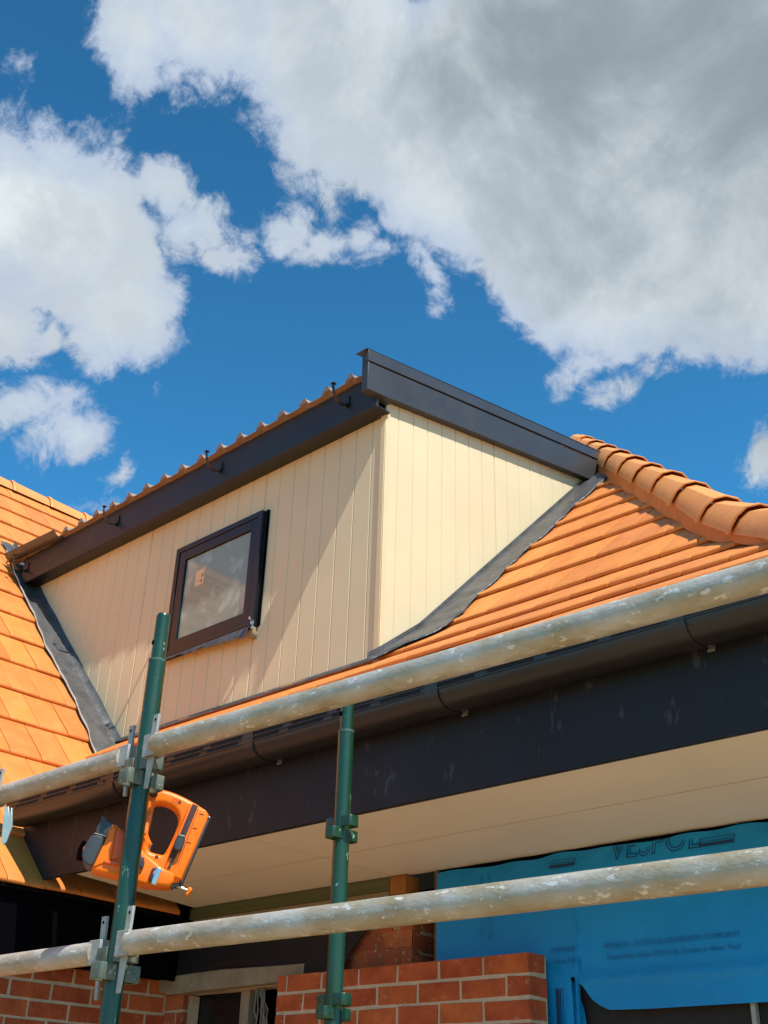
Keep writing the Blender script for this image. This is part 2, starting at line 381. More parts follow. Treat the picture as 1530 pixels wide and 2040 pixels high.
for a, b in zip(lst, lst[1:]):
    dz = lambda y: .125-.07*max(0, 4.6-y)
    P = Vector((xhip(a), a, zroof(a)+dz(a)+.008)); Q = Vector((xhip(b), b, zroof(b)+dz(b)-.006))
    cap(caps, P+Vector((random.uniform(-.003, .003),)*3), Q, .112, hn)
link('hip_capping', caps, CAP, roof, smooth=True, angle=24)
caps = bmesh.new(); x = xhip(7.6)
while x > -11.5:
    cap(caps, Vector((x, yT, zT-.03)), Vector((x-.42, yT, zT-.03)), .13, Vector((0, 1, 0))); x -= .42
link('ridge_capping', caps, CAP, roof, smooth=True, angle=45)
bm = bmesh.new()
for sgn in (-1, 1):
    prv = None
    yy = 3.0
    while yy < 7.62:
        c = Vector((xhip(yy), yy, zroof(yy))); wv = .007*sin(yy*18.2)+random.uniform(-.002, .002)
        low = c+hn*sgn*(.108+wv*.8)
        if sgn < 0: low.z = zroof(low.y)+.026
        else: low.z = zroof(low.y-(.108*2*hn.y))+.026
        topp = c+hn*sgn*(.102+wv*.3); topp.z = c.z+.060-.05*max(0, 4.6-yy)
        inn = c+Vector((0, 0, .11))
        cur = [bm.verts.new(low), bm.verts.new(topp), bm.verts.new(inn)]
        if prv:
            for i in range(2): bm.faces.new((prv[i], prv[i+1], cur[i+1], cur[i]))
        prv = cur; yy += .06
link('mortar_bedding', bm, MORT, roof, smooth=True)

# gutter along the front eave
XL, XR = -5.23, -.66
def ext_x(bm, prof, x0, x1, close=True): sweep(bm, [(0, y, z) for y, z in prof], (x0, 0, 0), (x1, 0, 0), close)
bm = bmesh.new()
gp = [(3.0, 2.947), (2.95, 2.930), (2.905, 2.929), (2.876, 2.938), (2.855, 2.955), (2.846, 2.976), (2.845, 3.040), (2.856, 3.048), (2.861, 3.040), (2.851, 3.034), (2.851, 2.978), (2.860, 2.959), (2.880, 2.943), (2.907, 2.934), (2.95, 2.935), (3.0, 2.952)]
ext_x(bm, gp, XL, XR)
for xx in (XL, XR-.004): prism(bm, [Vector((xx, y, z)) for y, z in gp[:7]]+[Vector((xx, 3.0, 3.040))], (.004, 0, 0))
gutter = link('gutter', bm, GUTT, house, smooth=True, angle=35)
bm = bmesh.new()                                                     # pressed rib lines and overflow slots of the front face
for z_ in (2.985, 3.005, 3.025): box(bm, (XL, 2.8405, z_-.0025), (XR, 2.8452, z_+.0025))
link('gutter_bead', bm, GUTT, gutter, bevel=.001)
bm = bmesh.new(); x = XL+.1; k = 0
while x < XR-.2:
    box(bm, (x, 2.8435, 2.9885), (x+.19, 2.8448, 3.0015)); box(bm, (x+.02, 2.8435, 3.0095), (x+.21, 2.8448, 3.0215)); x += .245
link('overflow_slots', bm, mat('slot_shadow', (.006, .006, .007), .8), gutter)
for xj in (-1.477, -2.436, -3.402, -4.345):
    bm = bmesh.new(); g2 = [(y-(.004 if y < 2.99 else 0), z-(.004 if z < 2.98 else 0)) for y, z in gp[:8]]
    sweep(bm, [(0, y, z) for y, z in g2]+[(0, y+.003, z+.003) for y, z in g2[::-1]], (xj-.028, 0, 0), (xj+.028, 0, 0))
    box(bm, (xj+.0285, 2.8435, 2.955), (xj+.0305, 2.845, 3.045))
    link('gutter_joint', bm, GUTT, gutter, smooth=True, angle=35)
    if xj > -4:
        bm = bmesh.new(); tube(bm, (xj+.03, 2.992, 2.944), (xj+.03, 3.004, 2.944), .011, 12); tube(bm, (xj+.03, 2.975, 2.944), (xj+.03, 2.992, 2.944), .0055, 10); box(bm, (xj+.018, 2.988, 2.926), (xj+.042, 2.996, 2.936))
        link('gutter_clip', bm, mat('clip_zinc', (.22, .22, .22), .5, .3), gutter, bevel=.002)
# side gutter round the corner
bm = bmesh.new(); sweep(bm, [(-(y-3.0)+0, 0, z) for y, z in gp], (XR-.1, 3.0, 0), (XR-.1, 13, 0)); link('side_gutter', bm, GUTT, house, smooth=True, angle=35)

# fascia
bm = bmesh.new(); pts = [(-5.66, 3.12), (-5.20, 2.662), (XR-.12, 2.662), (XR-.12, 3.06), (-5.62, 3.10)]
pts = [(-5.60, 3.10), (-5.215, 2.70), (-5.215, 2.662), (XR-.1, 2.662), (XR-.1, 3.10)]
prism(bm, [Vector((x, 3.0, z)) for x, z in pts], (0, .022, 0))
fascia = link('fascia', bm, FASC, house, bevel=.0015)
bm = bmesh.new(); box(bm, (XR-.122, 3.022, 2.662), (XR-.1, 13, 3.06)); link('side_fascia', bm, FASC, house)
bm = bmesh.new(); box(bm, (-5.25, 2.9955, 2.9475), (XR-.1, 2.9998, 2.9515)); link('fascia_trim', bm, mat('trim_edge', (.10, .095, .10), .4), fascia)
# soffit
bm = bmesh.new(); prism(bm, [Vector(p) for p in ((-4.80, 3.022, 2.668), (-5.03, 3.96, 2.668), (XR-.125, 3.96, 2.668), (XR-.125, 3.022, 2.668))], (0, 0, .01))
soffit = link('soffit', bm, SOFF, house)
bm = bmesh.new(); box(bm, (XR-1.0, 3.97, 2.668), (XR-.125, 13, 2.678)); link('side_soffit', bm, SOFF, house)
bm = bmesh.new()
for y_ in (3.47,): box(bm, (-4.93, y_-.0018, 2.6665), (XR-.13, y_+.0018, 2.6679))
link('soffit_seam', bm, mat('seam_shadow', (.50, .43, .32), .8), soffit)
for x_ in (-3.58, -1.2):
    bm = bmesh.new(); box(bm, (x_-.0022, 3.03, 2.6663), (x_+.0022, 3.95, 2.6679))
    link('soffit_joint', bm, mat('filler', (.66, .56, .42), .8), soffit)
bm = bmesh.new(); box(bm, (-5.0, 3.021, 2.664), (XR-.13, 3.028, 2.6675)); link('soffit_trim', bm, TIMB, soffit)

# bricks -----------------------------------------------------------
def brickwork(name, parent, org, ud, nd, length, ztop, courses, bl, bh, depth, m, cut_end=True, rough=.0028, mj=.014, phase=0., skip=None, proud=.0035, z0=None):
    """ud: unit vector along the wall, nd: outward normal; bricks proud of a mortar slab"""
    ud = Vector(ud); nd = Vector(nd); org = Vector(org)
    bm = bmesh.new()
    for c in range(courses):
        zt = ztop-c*bh; zb = zt-bh+mj
        s = -phase-(bl/2 if c % 2 else 0)
        while s < length:
            a, b = max(s, 0), min(s+bl-mj, length)
            if b-a > .03 and not (skip and skip(a, b, zb, zt)):
                j = lambda k: random.uniform(-k, k)
                P = []
                for t_ in (a, b):
                    for dd in (proud+j(.001), -depth*.5):
                        for z in (zb, zt):
                            e = (t_ if (t_ <= 0 or t_ >= length) else t_+j(rough))
                            P.append(bm.verts.new(org+ud*e+nd*dd+Vector((0, 0, z+(j(rough) if not (c == 0 and z == zt) else 0)))))
                for f in ((0, 1, 3, 2), (4, 6, 7, 5), (0, 4, 5, 1), (2, 3, 7, 6), (0, 2, 6, 4), (1, 5, 7, 3)): bm.faces.new([P[i] for i in f])
            s += bl
    return link(name, bm, m, parent, bevel=.0015, seg=2)

# new brick pier in front of the wrapped wall
pier = thing('brick_pier', 'new red brick veneer pier with flush pale mortar in front of the blue building wrap', 'brick wall', (-3.46, 3.85, 0))
px0, px1, pyf, pzt, pdep = -4.175, -2.749, 3.80, 2.262, .116
nb = 27; bh = .0838; bl = .229
brickwork('brickwork', pier, (px1, pyf, 0), (-1, 0, 0), (0, -1, 0), px1-px0, pzt, nb, bl, bh, .10, BRICK, phase=0)
brickwork('end_brickwork', pier, (px1, pyf+.002, 0), (0, 1, 0), (1, 0, 0), pdep-.004, pzt, nb, bl, bh, .06, BRICK, phase=.115)
bm = bmesh.new(); box(bm, (px0, pyf, 0), (px1-.0005, pyf+pdep, pzt-.004)); link('mortar', bm, MORTAR, pier)

# original wall at the back, left of the wrap
oldw = brickwork('old_wall', house, (-3.47, 3.94, 0), (-1, 0, 0), (0, -1, 0), 1.72, 2.578, 4, .229, .0838, .10, OLDB, rough=.005)
bm = bmesh.new(); box(bm, (-5.2, 3.943, 2.245), (-3.475, 4.04, 2.575)); link('old_mortar', bm, MORTAR, house)
brickwork('old_corner', house, (-3.47, 3.942, 0), (0, 1, 0), (1, 0, 0), .20, 2.578, 9, .229, .0838, .06, OLDB, rough=.006, phase=.06)
brickwork('corner_pillar', house, (-3.47, 3.937, 0), (-1, 0, 0), (0, -1, 0), .36, 2.43, 9, .229, .0838, .10, OLDB, rough=.007, phase=.05)
bm = bmesh.new(); box(bm, (-3.83, 3.94, .0), (-3.476, 4.13, 2.43)); link('pillar_mortar', bm, MORTAR, house)
bm = bmesh.new(); box(bm, (-3.60, 3.922, 2.584), (-3.505, 4.02, 2.664)); link('timber_block', bm, mat('orange_timber', (.42, .16, .035), .75, 0, .3, 8), house, bevel=.003)
bm = bmesh.new(); box(bm, (-5.05, 3.925, 2.606), (-3.605, 4.0, 2.664)); link('top_plate', bm, GRNT, house, bevel=.002)
bm = bmesh.new(); x = -5.02
for xx in (-4.62, -4.17, -3.61): box(bm, (x, 3.930, 2.583), (xx-.003, 4.0, 2.6045)); x = xx
link('packing_board', bm, TIMB, house, bevel=.001)
bm = bmesh.new(); pts = [(-5.215, 2.325), (-4.7, 2.335), (-4.3, 2.325), (-4.1, 2.322), (-4.1, 2.25), (-4.55, 2.247), (-4.9, 2.243), (-5.1, 2.236), (-5.19, 2.252)]
prism(bm, [Vector((x, 3.885, z)) for x, z in pts], (0, .09, 0)); link('lintel', bm, CONC, house, bevel=.006)
# reveal left of the opening, opening and its fittings
brickwork('reveal', house, (-5.045, 3.945, 0), (-1, 0, 0), (0, -1, 0), .15, 2.24, 26, .229, .0838, .06, OLDB, rough=.002, phase=.05)
bm = bmesh.new(); box(bm, (-5.2, 3.948, 0), (-5.049, 4.05, 2.24)); link('reveal_mortar', bm, MORTAR, house)
bm = bmesh.new(); box(bm, (-5.05, 4.055, 0), (-4.64, 4.06, 2.5)); 
for i in range(14): box(bm, (-5.05, 4.046+random.uniform(-.004, .004), 2.235-i*.075), (-4.64, 4.052, 2.229-i*.075))
link('sash_blind', bm, DGLASS, house)
bm = bmesh.new(); box(bm, (-4.665, 4.0, 0), (-4.60, 4.05, 2.3)); link('window_post', bm, CONC, house, bevel=.003)
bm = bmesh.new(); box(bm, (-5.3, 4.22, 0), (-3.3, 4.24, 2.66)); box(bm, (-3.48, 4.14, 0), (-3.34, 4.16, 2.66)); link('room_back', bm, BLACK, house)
# wall stud at the wrap edge
bm = bmesh.new(); box(bm, (-3.352, 3.947, 0), (-3.333, 4.1, 2.664)); link('stud', bm, mat('stud_timber', (.20, .10, .06), .8, 0, .3, 6), house)

# blue wrap: a wrinkled sheet cut round the window hole
def wrap_sheet():
    bm = bmesh.new(); x0, x1 = -3.335, -.80; nx, nz = 150, 50
    def zlow(x):
        if x < -2.62: return 0.0
        knots = [(-2.62, 2.16), (-2.60, 2.155), (-2.575, 2.12), (-2.553, 2.092), (-2.52, 2.072), (-2.484, 2.056), (-2.3, 2.052), (-1.86, 2.053), (-.8, 2.06)]
        for a, b in zip(knots, knots[1:]):
            if x <= b[0]: return a[1]+(b[1]-a[1])*(x-a[0])/(b[0]-a[0])
        return 2.06
    grid = []
    for i in range(nx+1):
        x = x0+(x1-x0)*i/nx; col = []
        zl = max(zlow(x), 0); zt = 2.651+.004*sin(x*9)+.003*sin(x*23)
        for k in range(nz+1):
            z = zl+(zt-zl)*k/nz
            y = 3.94+.004*sin(x*3.1+z*2)+.003*sin(x*7-z*9)
            fold = z-(2.172-.0*(x+2.75)); y -= .016*math.exp(-(fold/.018)**2)*(1 if x > -2.8 else 0)   # sagging lap
            if x > -2.75 and z < 2.165: y -= .010
            y += .012*math.exp(-((z-2.645)/.02)**2)*sin(x*31)*.5
            col.append(bm.verts.new((x, y, z)))
        grid.append(col)
    def hole(x, z):
        if x < -2.655: return False
        if x > -2.62: return False
        return z < 2.158
    for i in range(nx):
        for k in range(nz):
            f = [grid[i][k], grid[i+1][k], grid[i+1][k+1], grid[i][k+1]]
            c = sum((v.co for v in f), Vector())/4
            if (f[0].co-f[3].co).length > .2: continue
            # narrow tail left of the hole, curving away downwards
            if c.x > -2.64 and c.x < -2.62 and c.z < 2.158: continue
            bm.faces.new(f)
    return bm
wrapo = link('building_wrap', wrap_sheet(), WRAP, house, smooth=True, angle=60)
bm = bmesh.new()                                                     # curved tail below the lap
pts = [(-3.335, 2.17), (-2.650, 2.168), (-2.628, 2.13), (-2.606, 2.06), (-2.59, 1.95), (-2.60, 1.6), (-2.65, 0), (-3.335, 0)]
prism(bm, [Vector((x, 3.951, z)) for x, z in pts], (0, .004, 0)); link('wrap_tail', bm, WRAP, house)
bm = bmesh.new(); box(bm, (-2.9, 3.975, 0), (-.8, 3.99, 2.3)); link('window_opening', bm, mat('opening_mesh', (.016, .013, .012), .7, 0, .3, 9, stretch=(2, 1, .4)), house)
bm = bmesh.new(); box(bm, (-1.925, 3.945, 0), (-1.908, 3.972, 2.06)); link('metal_strip', bm, GALV2, house, bevel=.001)
bm = bmesh.new(); box(bm, (-3.33, 3.9605, 2.60), (-.8, 3.972, 2.70)); link('eave_gap', bm, BLACK, house)
# printing on the wrap
TM = lambda x, z, y=3.9335, rot=0: Matrix.Translation((x, y, z)) @ Matrix.Rotation(radians(90), 4, 'X') @ Matrix.Rotation(radians(rot), 4, 'Z')
bm = text_mesh('VESPOL', .135, TM(-2.440, 2.597, 3.932), outline=.0017, shear=.25, sx=.385)
bmesh.ops.bisect_plane(bm, geom=bm.verts[:]+bm.edges[:]+bm.faces[:], plane_co=(0, 0, 2.650), plane_no=(0, 0, 1), clear_outer=True)
link('wrap_printing', bm, INK, wrapo)
for xa, w, zb in ((-2.048, .142, 2.596), (-2.728, .125, 2.598)):
    bm = bmesh.new()
    def para(z0, z1, y=3.9325): prism(bm, [Vector(p) for p in ((xa+.2*(z0-zb), y, z0), (xa+w+.2*(z0-zb), y, z0), (xa+w+.2*(z1-zb), y, z1), (xa+.2*(z1-zb), y, z1))], (0, .0008, 0))
    para(zb, zb+.011); para(zb+.016, zb+.0178); para(zb+.028, zb+.0298)
    prism(bm, [Vector(p) for p in ((xa+.003, 3.9325, zb+.016), (xa+.005, 3.9325, zb+.016), (xa+.008, 3.9325, zb+.03), (xa+.006, 3.9325, zb+.03))], (0, .0008, 0))
    prism(bm, [Vector(p) for p in ((xa+w+.003, 3.9325, zb+.016), (xa+w+.005, 3.9325, zb+.016), (xa+w+.008, 3.9325, zb+.03), (xa+w+.006, 3.9325, zb+.03))], (0, .0008, 0))
    link('printed_bar', bm, INK, wrapo)
for n_, (txt, sz, x, z, rot, wd) in enumerate((('BS(R)E) SI : AS1530.2 & AS2428(2009) COMPLIANT', .026, -2.488, 2.272, 0, .563), ('Flammability Index: LOW (<5)  Product is 10mm Thick', .026, -2.480, 2.231, 0, .552),
        ('COMPLIANT', .024, -2.734, 2.276, 0, .118), ('10mm Thick', .024, -2.722, 2.233, 0, .105), ('COMPLIANT  FLAMMABILITY INDEX', .018, -3.045, 2.616, -90, .27), ('THE ENERGY SAVER  10mm THICK', .016, -3.088, 2.616, -90, .25))):
    link('wrap_text', text_mesh(txt, sz, TM(x, z, 3.9325, rot), sx=wd), INKF, wrapo)

for xq, wq in ((-2.712, .014), (-2.692, .004), (-2.680, .002)):
    bm = bmesh.new(); box(bm, (xq, 3.921, 1.99), (xq+wq, 3.9218, 2.14)); link('printed_bar', bm, INK, wrapo)
# house body behind everything (so the place holds together from other viewpoints)
bm = bmesh.new(); box(bm, (-.82, 4.0, 0), (-.80, 13, 2.67)); box(bm, (-.98, 3.99, 0), (-.80, 4.0, 2.67)); 
link('side_wall', bm, BRICK, house)

# ------------------------------------------------------------------ wing
wing = thing('house_wing', 'projecting left wing with sunlit orange tiled slope, black eave board and red brick wall', 'house wing', (-7, 2, 0))
SL = 1.06; zw = lambda u: SL*u-2.706
PW = [(-5.02, 2.615)]
while PW[-1][0] > -9.25: PW.append((PW[-1][0]-.2655, PW[-1][1]+.2655*SL))
bm = bmesh.new()
tiles(bm, PW, .35, 7.6, lambda s, d, z: (d, s, z), lambda s, d: s < 3.86 or zw(-d) > zroof(s)-.5)
wroof = link('roof', bm, TILE, wing, smooth=True, angle=28)
bm = bmesh.new(); ztw = PW[-1][1]; xtw = PW[-1][0]
strip(bm, [(-5.03, .1, 2.60), (xtw, .1, ztw-.01), (xtw-4.3, .1, 2.6)], [(-5.03, 3.86, 2.60), (xtw, 7.6, ztw-.01), (xtw-4.3, 7.6, 2.6)])
link('underlay', bm, DARKM, wing)
bm = bmesh.new(); yy = .2
while yy < 7.4: cap(bm, Vector((xtw, yy, ztw-.03)), Vector((xtw, yy+.42, ztw-.03)), .14, Vector((1, 0, 0))); yy += .42
link('ridge_capping', bm, CAP, wroof, smooth=True, angle=45)
bm = bmesh.new(); box(bm, (-5.082, .2, 2.30), (-5.06, 3.945, 2.628)); link('eave_board', bm, BLACK, wing)
bm = bmesh.new(); box(bm, (-5.2, .2, 2.312), (-5.083, 3.93, 2.322)); link('eave_lining', bm, BLACK, wing)
brickwork('brickwork', wing, (-5.2, 3.945, 0), (0, -1, 0), (1, 0, 0), 3.6, 2.311, 27, .229, .0838, .08, BRICK, phase=.1)
bm = bmesh.new(); box(bm, (-5.30, .35, 0), (-5.2, 3.962, 2.308)); link('mortar', bm, MORTAR, wing)
bm = bmesh.new(); prism(bm, [Vector((x, .345, z)) for x, z in ((-5.2, 0), (-5.2, 2.5), (xtw, ztw-.1), (xtw-4.0, 2.5), (xtw-4.0, 0))], (0, .01, 0)); link('gable_wall', bm, BRICK, wing)

bm = bmesh.new(); box(bm, (-5.33, 3.948, 2.33), (-4.99, 4.23, 2.75)); box(bm, (-5.33, 4.06, 0), (-5.075, 4.23, 2.33)); box(bm, (-5.32, .36, 0), (-5.302, 4.0, 2.66)); link('sky_blocker', bm, BLACK, wing)  # added black boxes that block sky showing through gaps round the wing
# ------------------------------------------------------------------ dormer
dorm = thing('dormer', 'cream vertical-board dormer with skillion roof, small dark framed window and charcoal barge board', 'dormer', (-5.5, 4, 3.8))
G = .1331
def groove_wall(bm, org, ud, nd, smax, ztop, zbot, n):
    """sheet with narrow V grooves; s runs along ud"""
    cols = [(-.0, 0)]; s = 0; i = 0; s = .108
    while s < smax:
        w, dp = (.0052-.0004*n, .006+.0015*n) if (i % 9 != 7) else (.0066, .012)
        cols += [(s-w, 0), (s, -dp), (s+w, 0)]; s += G; i += 1
    cols.append((smax, 0)); prev = None
    for s, dp in cols:
        p = Vector(org)+Vector(ud)*s+Vector(nd)*dp; a = bm.verts.new((p.x, p.y, zbot(s))); b = bm.verts.new((p.x, p.y, ztop(s)))
        if prev: bm.faces.new((prev[0], a, b, prev[1]))
        prev = (a, b)
bm = bmesh.new(); groove_wall(bm, (DX0, 4.0, 0), (-1, 0, 0), (0, -1, 0), 4.4, lambda s: 5.345, lambda s: 3.5, 0)
fwall = link('front_wall', bm, CLAD, dorm)
bm = bmesh.new(); groove_wall(bm, (DX0, 4.0, 0), (0, 1, 0), (1, 0, 0), 2.6, lambda s: 5.46+.205*s, lambda s: 3.5+min(.9, .8)*s, 1)
swall = link('side_wall', bm, CLAD, dorm)
bm = bmesh.new(); box(bm, (DX0-.032, 3.988, 3.74), (DX0+.003, 4.002, 5.345)); box(bm, (DX0-.004, 3.990, 3.74), (DX0+.011, 4.022, 5.42)); link('corner_trim', bm, TRIMC, dorm, bevel=.002)
# front fascia of the dormer
bm = bmesh.new(); box(bm, (-7.58, 3.88, 5.333), (DX0+.03, 3.90, 5.57)); link('eave_fascia', bm, mat('shaded_eave_steel', (.026, .0255, .028), .48, 0, .2, 3, spec=.5), dorm, bevel=.0015)  # the barge's charcoal steel, its colour darkened for the shaded front
bm = bmesh.new(); box(bm, (-7.56, 3.90, 5.337), (DX0+.03, 3.999, 5.347)); link('eave_soffit', bm, WFRM, dorm)
# barge board: deep lower board, recessed line, cover strip, return at the front
BX = DX0+.055; bz = lambda Y: 5.385+.203*(Y-3.79)
bm = bmesh.new(); y0, y1 = 3.775, 6.27
def barge(bm, xo, xi, za, zb, ya=y0, yb=y1):
    prism(bm, [Vector((xo, ya, bz(ya)+za)), Vector((xo, yb, bz(yb)+za)), Vector((xo, yb+.04, bz(yb)+zb)), Vector((xo, ya, bz(ya)+zb))], (xi-xo, 0, 0))
barge(bm, BX, BX-.02, 0, .193); barge(bm, BX-.008, BX-.02, .193, .204)
bb = link('barge_board', bm, MONU, dorm, bevel=.002)
bm = bmesh.new(); barge(bm, BX+.004, BX-.016, .204, .282, y0-.006, y1+.02); barge(bm, BX+.004, BX-.09, .283, .288, y0-.02, y1+.05)
link('barge_capping', bm, mat('charcoal_capping', (.050, .051, .056), .4, 0, .2, 3, spec=.55), dorm, bevel=.0015)
bm = bmesh.new(); prism(bm, [Vector((BX-.001, y0-.002, bz(y0)+.0)), Vector((BX-.001, y0-.002, bz(y0)+.282)), Vector((BX-.055, y0+.002, bz(y0)+.272)), Vector((BX-.052, y0+.004, bz(y0)+.005))], (0, .012, 0))
prism(bm, [Vector((BX, y0, 5.383)), Vector((BX-.055, y0+.0, 5.385)), Vector((BX-.055, 4.0, 5.40)), Vector((BX, 4.0, 5.425))], (0, 0, .004))
link('barge_return', bm, MONU, dorm, bevel=.001)
bm = bmesh.new(); prism(bm, [Vector((DX0+.002, 3.95, bz(3.95)+.002)), Vector((DX0+.002, 6.3, bz(6.3)+.002)), Vector((BX-.02, 6.3, bz(6.3)+.002)), Vector((BX-.02, 3.95, bz(3.95)+.002))], (0, 0, .005)); link('barge_soffit', bm, MONU, dorm)
# profiled sheet roof with upturned rib ends
bm = bmesh.new(); pro = []; x = DX0+.03; rib = .2005
while x > -7.75:
    pro += [(x, .012), (x-.055, .004), (x-.10, .0), (x-.145, .006), (x-.163, .032), (x-.168, .040), (x-.188, .040), (x-.194, .030)]; x -= rib
z0s = 5.572
rows = []
for (Y, zz) in ((3.838, z0s-.004), (3.845, z0s), (4.5, z0s+.203*.655), (6.3, z0s+.203*2.455)):
    rows.append([bm.verts.new((a, Y, zz+b)) for a, b in pro])
lo = [bm.verts.new((a, 3.838, z0s-.007+b*.55)) for a, b in pro]
for a, b in zip([lo]+rows, rows):
    for i in range(len(pro)-1): bm.faces.new((a[i], a[i+1], b[i+1], b[i]))
lo2 = [bm.verts.new((a, 3.90, z0s-.007)) for a, b in pro]
for i in range(len(pro)-1): bm.faces.new((lo[i], lo[i+1], lo2[i+1], lo2[i]))
link('sheet_roof', bm, SHEET, dorm, smooth=True, angle=30)
x = DX0+.03                                         # stop ends folded up at each rib
while x > -7.6:
    bm = bmesh.new(); prism(bm, [Vector((x-.150, 3.830, z0s+.010)), Vector((x-.166, 3.828, z0s+.042)), Vector((x-.186, 3.828, z0s+.046)), Vector((x-.215, 3.830, z0s+.018)), Vector((x-.222, 3.833, z0s+.006))], (0, .008, .0)); x -= rib
    link('rib_end', bm, SHEET, dorm)
# gutter brackets waiting for their gutter
for xb in (-3.99, -5.16, -6.305, -7.50):
    bm = bmesh.new(); pts = []
    for i in range(15):
        t = pi*(i/14.0); pts.append(Vector((0, 3.808+.066*cos(t), 5.466-.052*sin(t)+(.055*max(0, (i-9)/5.0) if i > 9 else 0))))
    A_ = []
    for p in pts:
        A_.append([bm.verts.new(Vector((xb-.011, p.y, p.z))), bm.verts.new(Vector((xb+.011, p.y, p.z))), bm.verts.new(Vector((xb+.011, p.y, p.z-.005))), bm.verts.new(Vector((xb-.011, p.y, p.z-.005)))])
    for a, b in zip(A_, A_[1:]):
        for i in range(4): bm.faces.new((a[i], a[(i+1) % 4], b[(i+1) % 4], b[i]))
    bm.faces.new(A_[0]); bm.faces.new(A_[-1][::-1])
    e = pts[-1]; box(bm, (xb-.013, e.y-.010, e.z-.003), (xb+.013, e.y+.016, e.z+.003))
    box(bm, (xb-.009, 3.870, 5.42), (xb+.009, 3.8798, 5.50)); prism(bm, [Vector((xb-.004, 3.87, 5.44)), Vector((xb-.004, 3.83, 5.422)), Vector((xb-.004, 3.87, 5.41))], (.008, 0, 0))
    link('gutter_bracket', bm, mat('bracket_black', (.018, .016, .017), .4, 0, .2, 9), dorm, bevel=.001)
# window
win = bmesh.new(); wx0, wx1, wz0, wz1 = -5.655, -4.795, 4.262, 5.045
def frame(bm, x0, x1, z0, z1, w, ya, yb):
    box(bm, (x0, ya, z0), (x0+w, yb, z1)); box(bm, (x1-w, ya, z0), (x1, yb, z1)); box(bm, (x0+w, ya, z0), (x1-w, yb, z0+w)); box(bm, (x0+w, ya, z1-w), (x1-w, yb, z1))
frame(win, wx0, wx1, wz0, wz1, .036, 3.958, 4.01); frame(win, wx0-.008, wx1+.014, wz0-.006, wz1+.006, .012, 3.985, 4.003)
window = link('window', win, WFRM, dorm, bevel=.002)
bm = bmesh.new(); frame(bm, wx0+.038, wx1-.038, wz0+.038, wz1-.038, .066, 3.964, 4.0); link('sash', bm, WFRM, window, bevel=.003)
bm = bmesh.new(); box(bm, (wx0+.10, 3.980, wz0+.10), (wx1-.10, 3.984, wz1-.10)); link('pane', bm, PANE, window)
bm = bmesh.new(); frame(bm, wx0+.1035, wx1-.1035, wz0+.1035, wz1-.1035, .004, 3.9775, 3.9798); link('glazing_bead', bm, BLACK, window)
bm = bmesh.new(); sx, sz = -5.435, 4.708; box(bm, (sx, 3.9785, sz), (sx+.085, 3.9798, sz+.112)); link('paper_sticker', bm, PAPER, window)
bm = bmesh.new(); 
for (a, b, c_, d) in ((.055, .03, .074, .034), (.055, .055, .07, .058), (.02, .03, .056, .033), (.058, .012, .07, .032), (.06, .056, .075, .078)): bm = bmesh.new(); box(bm, (sx+a, 3.9778, sz+b), (sx+c_, 3.9784, sz+d)); link('sticker_print', bm, PINK, window)
bm = bmesh.new(); box(bm, (wx1+.015, 3.984, wz0), (wx1+.026, 3.9995, wz1+.004)); link('reveal_gap', bm, BLACK, window)
bm = bmesh.new(); n_ = 34                                              # loose flashing flap under the sill
ra, rb, rc = [], [], []
for i in range(n_+1):
    t = i/n_; x = wx0-.01+(wx1-wx0+.0)*t
    dip = .018+.062*t**1.3+.006*sin(t*21)*(1-t)+.004*sin(t*47); out = .012+.020*t+.004*sin(t*17)
    ra.append(bm.verts.new((x, 3.962, wz0-.001))); rb.append(bm.verts.new((x, 3.956-out*.6, wz0-.006-dip*.25))); rc.append(bm.verts.new((x+.003*sin(t*30), 3.958-out, wz0-.006-dip)))
for i in range(n_): bm.faces.new((ra[i], ra[i+1], rb[i+1], rb[i])); bm.faces.new((rb[i], rb[i+1], rc[i+1], rc[i]))
link('sill_flashing', bm, LEAD, window, smooth=True)
bm = bmesh.new(); box(bm, (wx1-.020, 3.966, wz0-.080), (wx1+.004, 3.998, wz0-.010)); link('sill_block', bm, TIMB, window, bevel=.002)
bm = bmesh.new()
for k in range(7):
    c = Vector((wx1+.004+random.uniform(-.02, .012), 3.945+random.uniform(-.006, .006), wz0+.0+random.uniform(-.025, .035)))
    v = [bm.verts.new(c+Vector((random.uniform(-.018, .018), random.uniform(-.01, .006), random.uniform(-.022, .022)))) for _ in range(4)]
    for f in ((0, 1, 2), (0, 2, 3), (0, 1, 3), (1, 2, 3)): bm.faces.new([v[i] for i in f])
link('foil_tape', bm, FOIL, window)
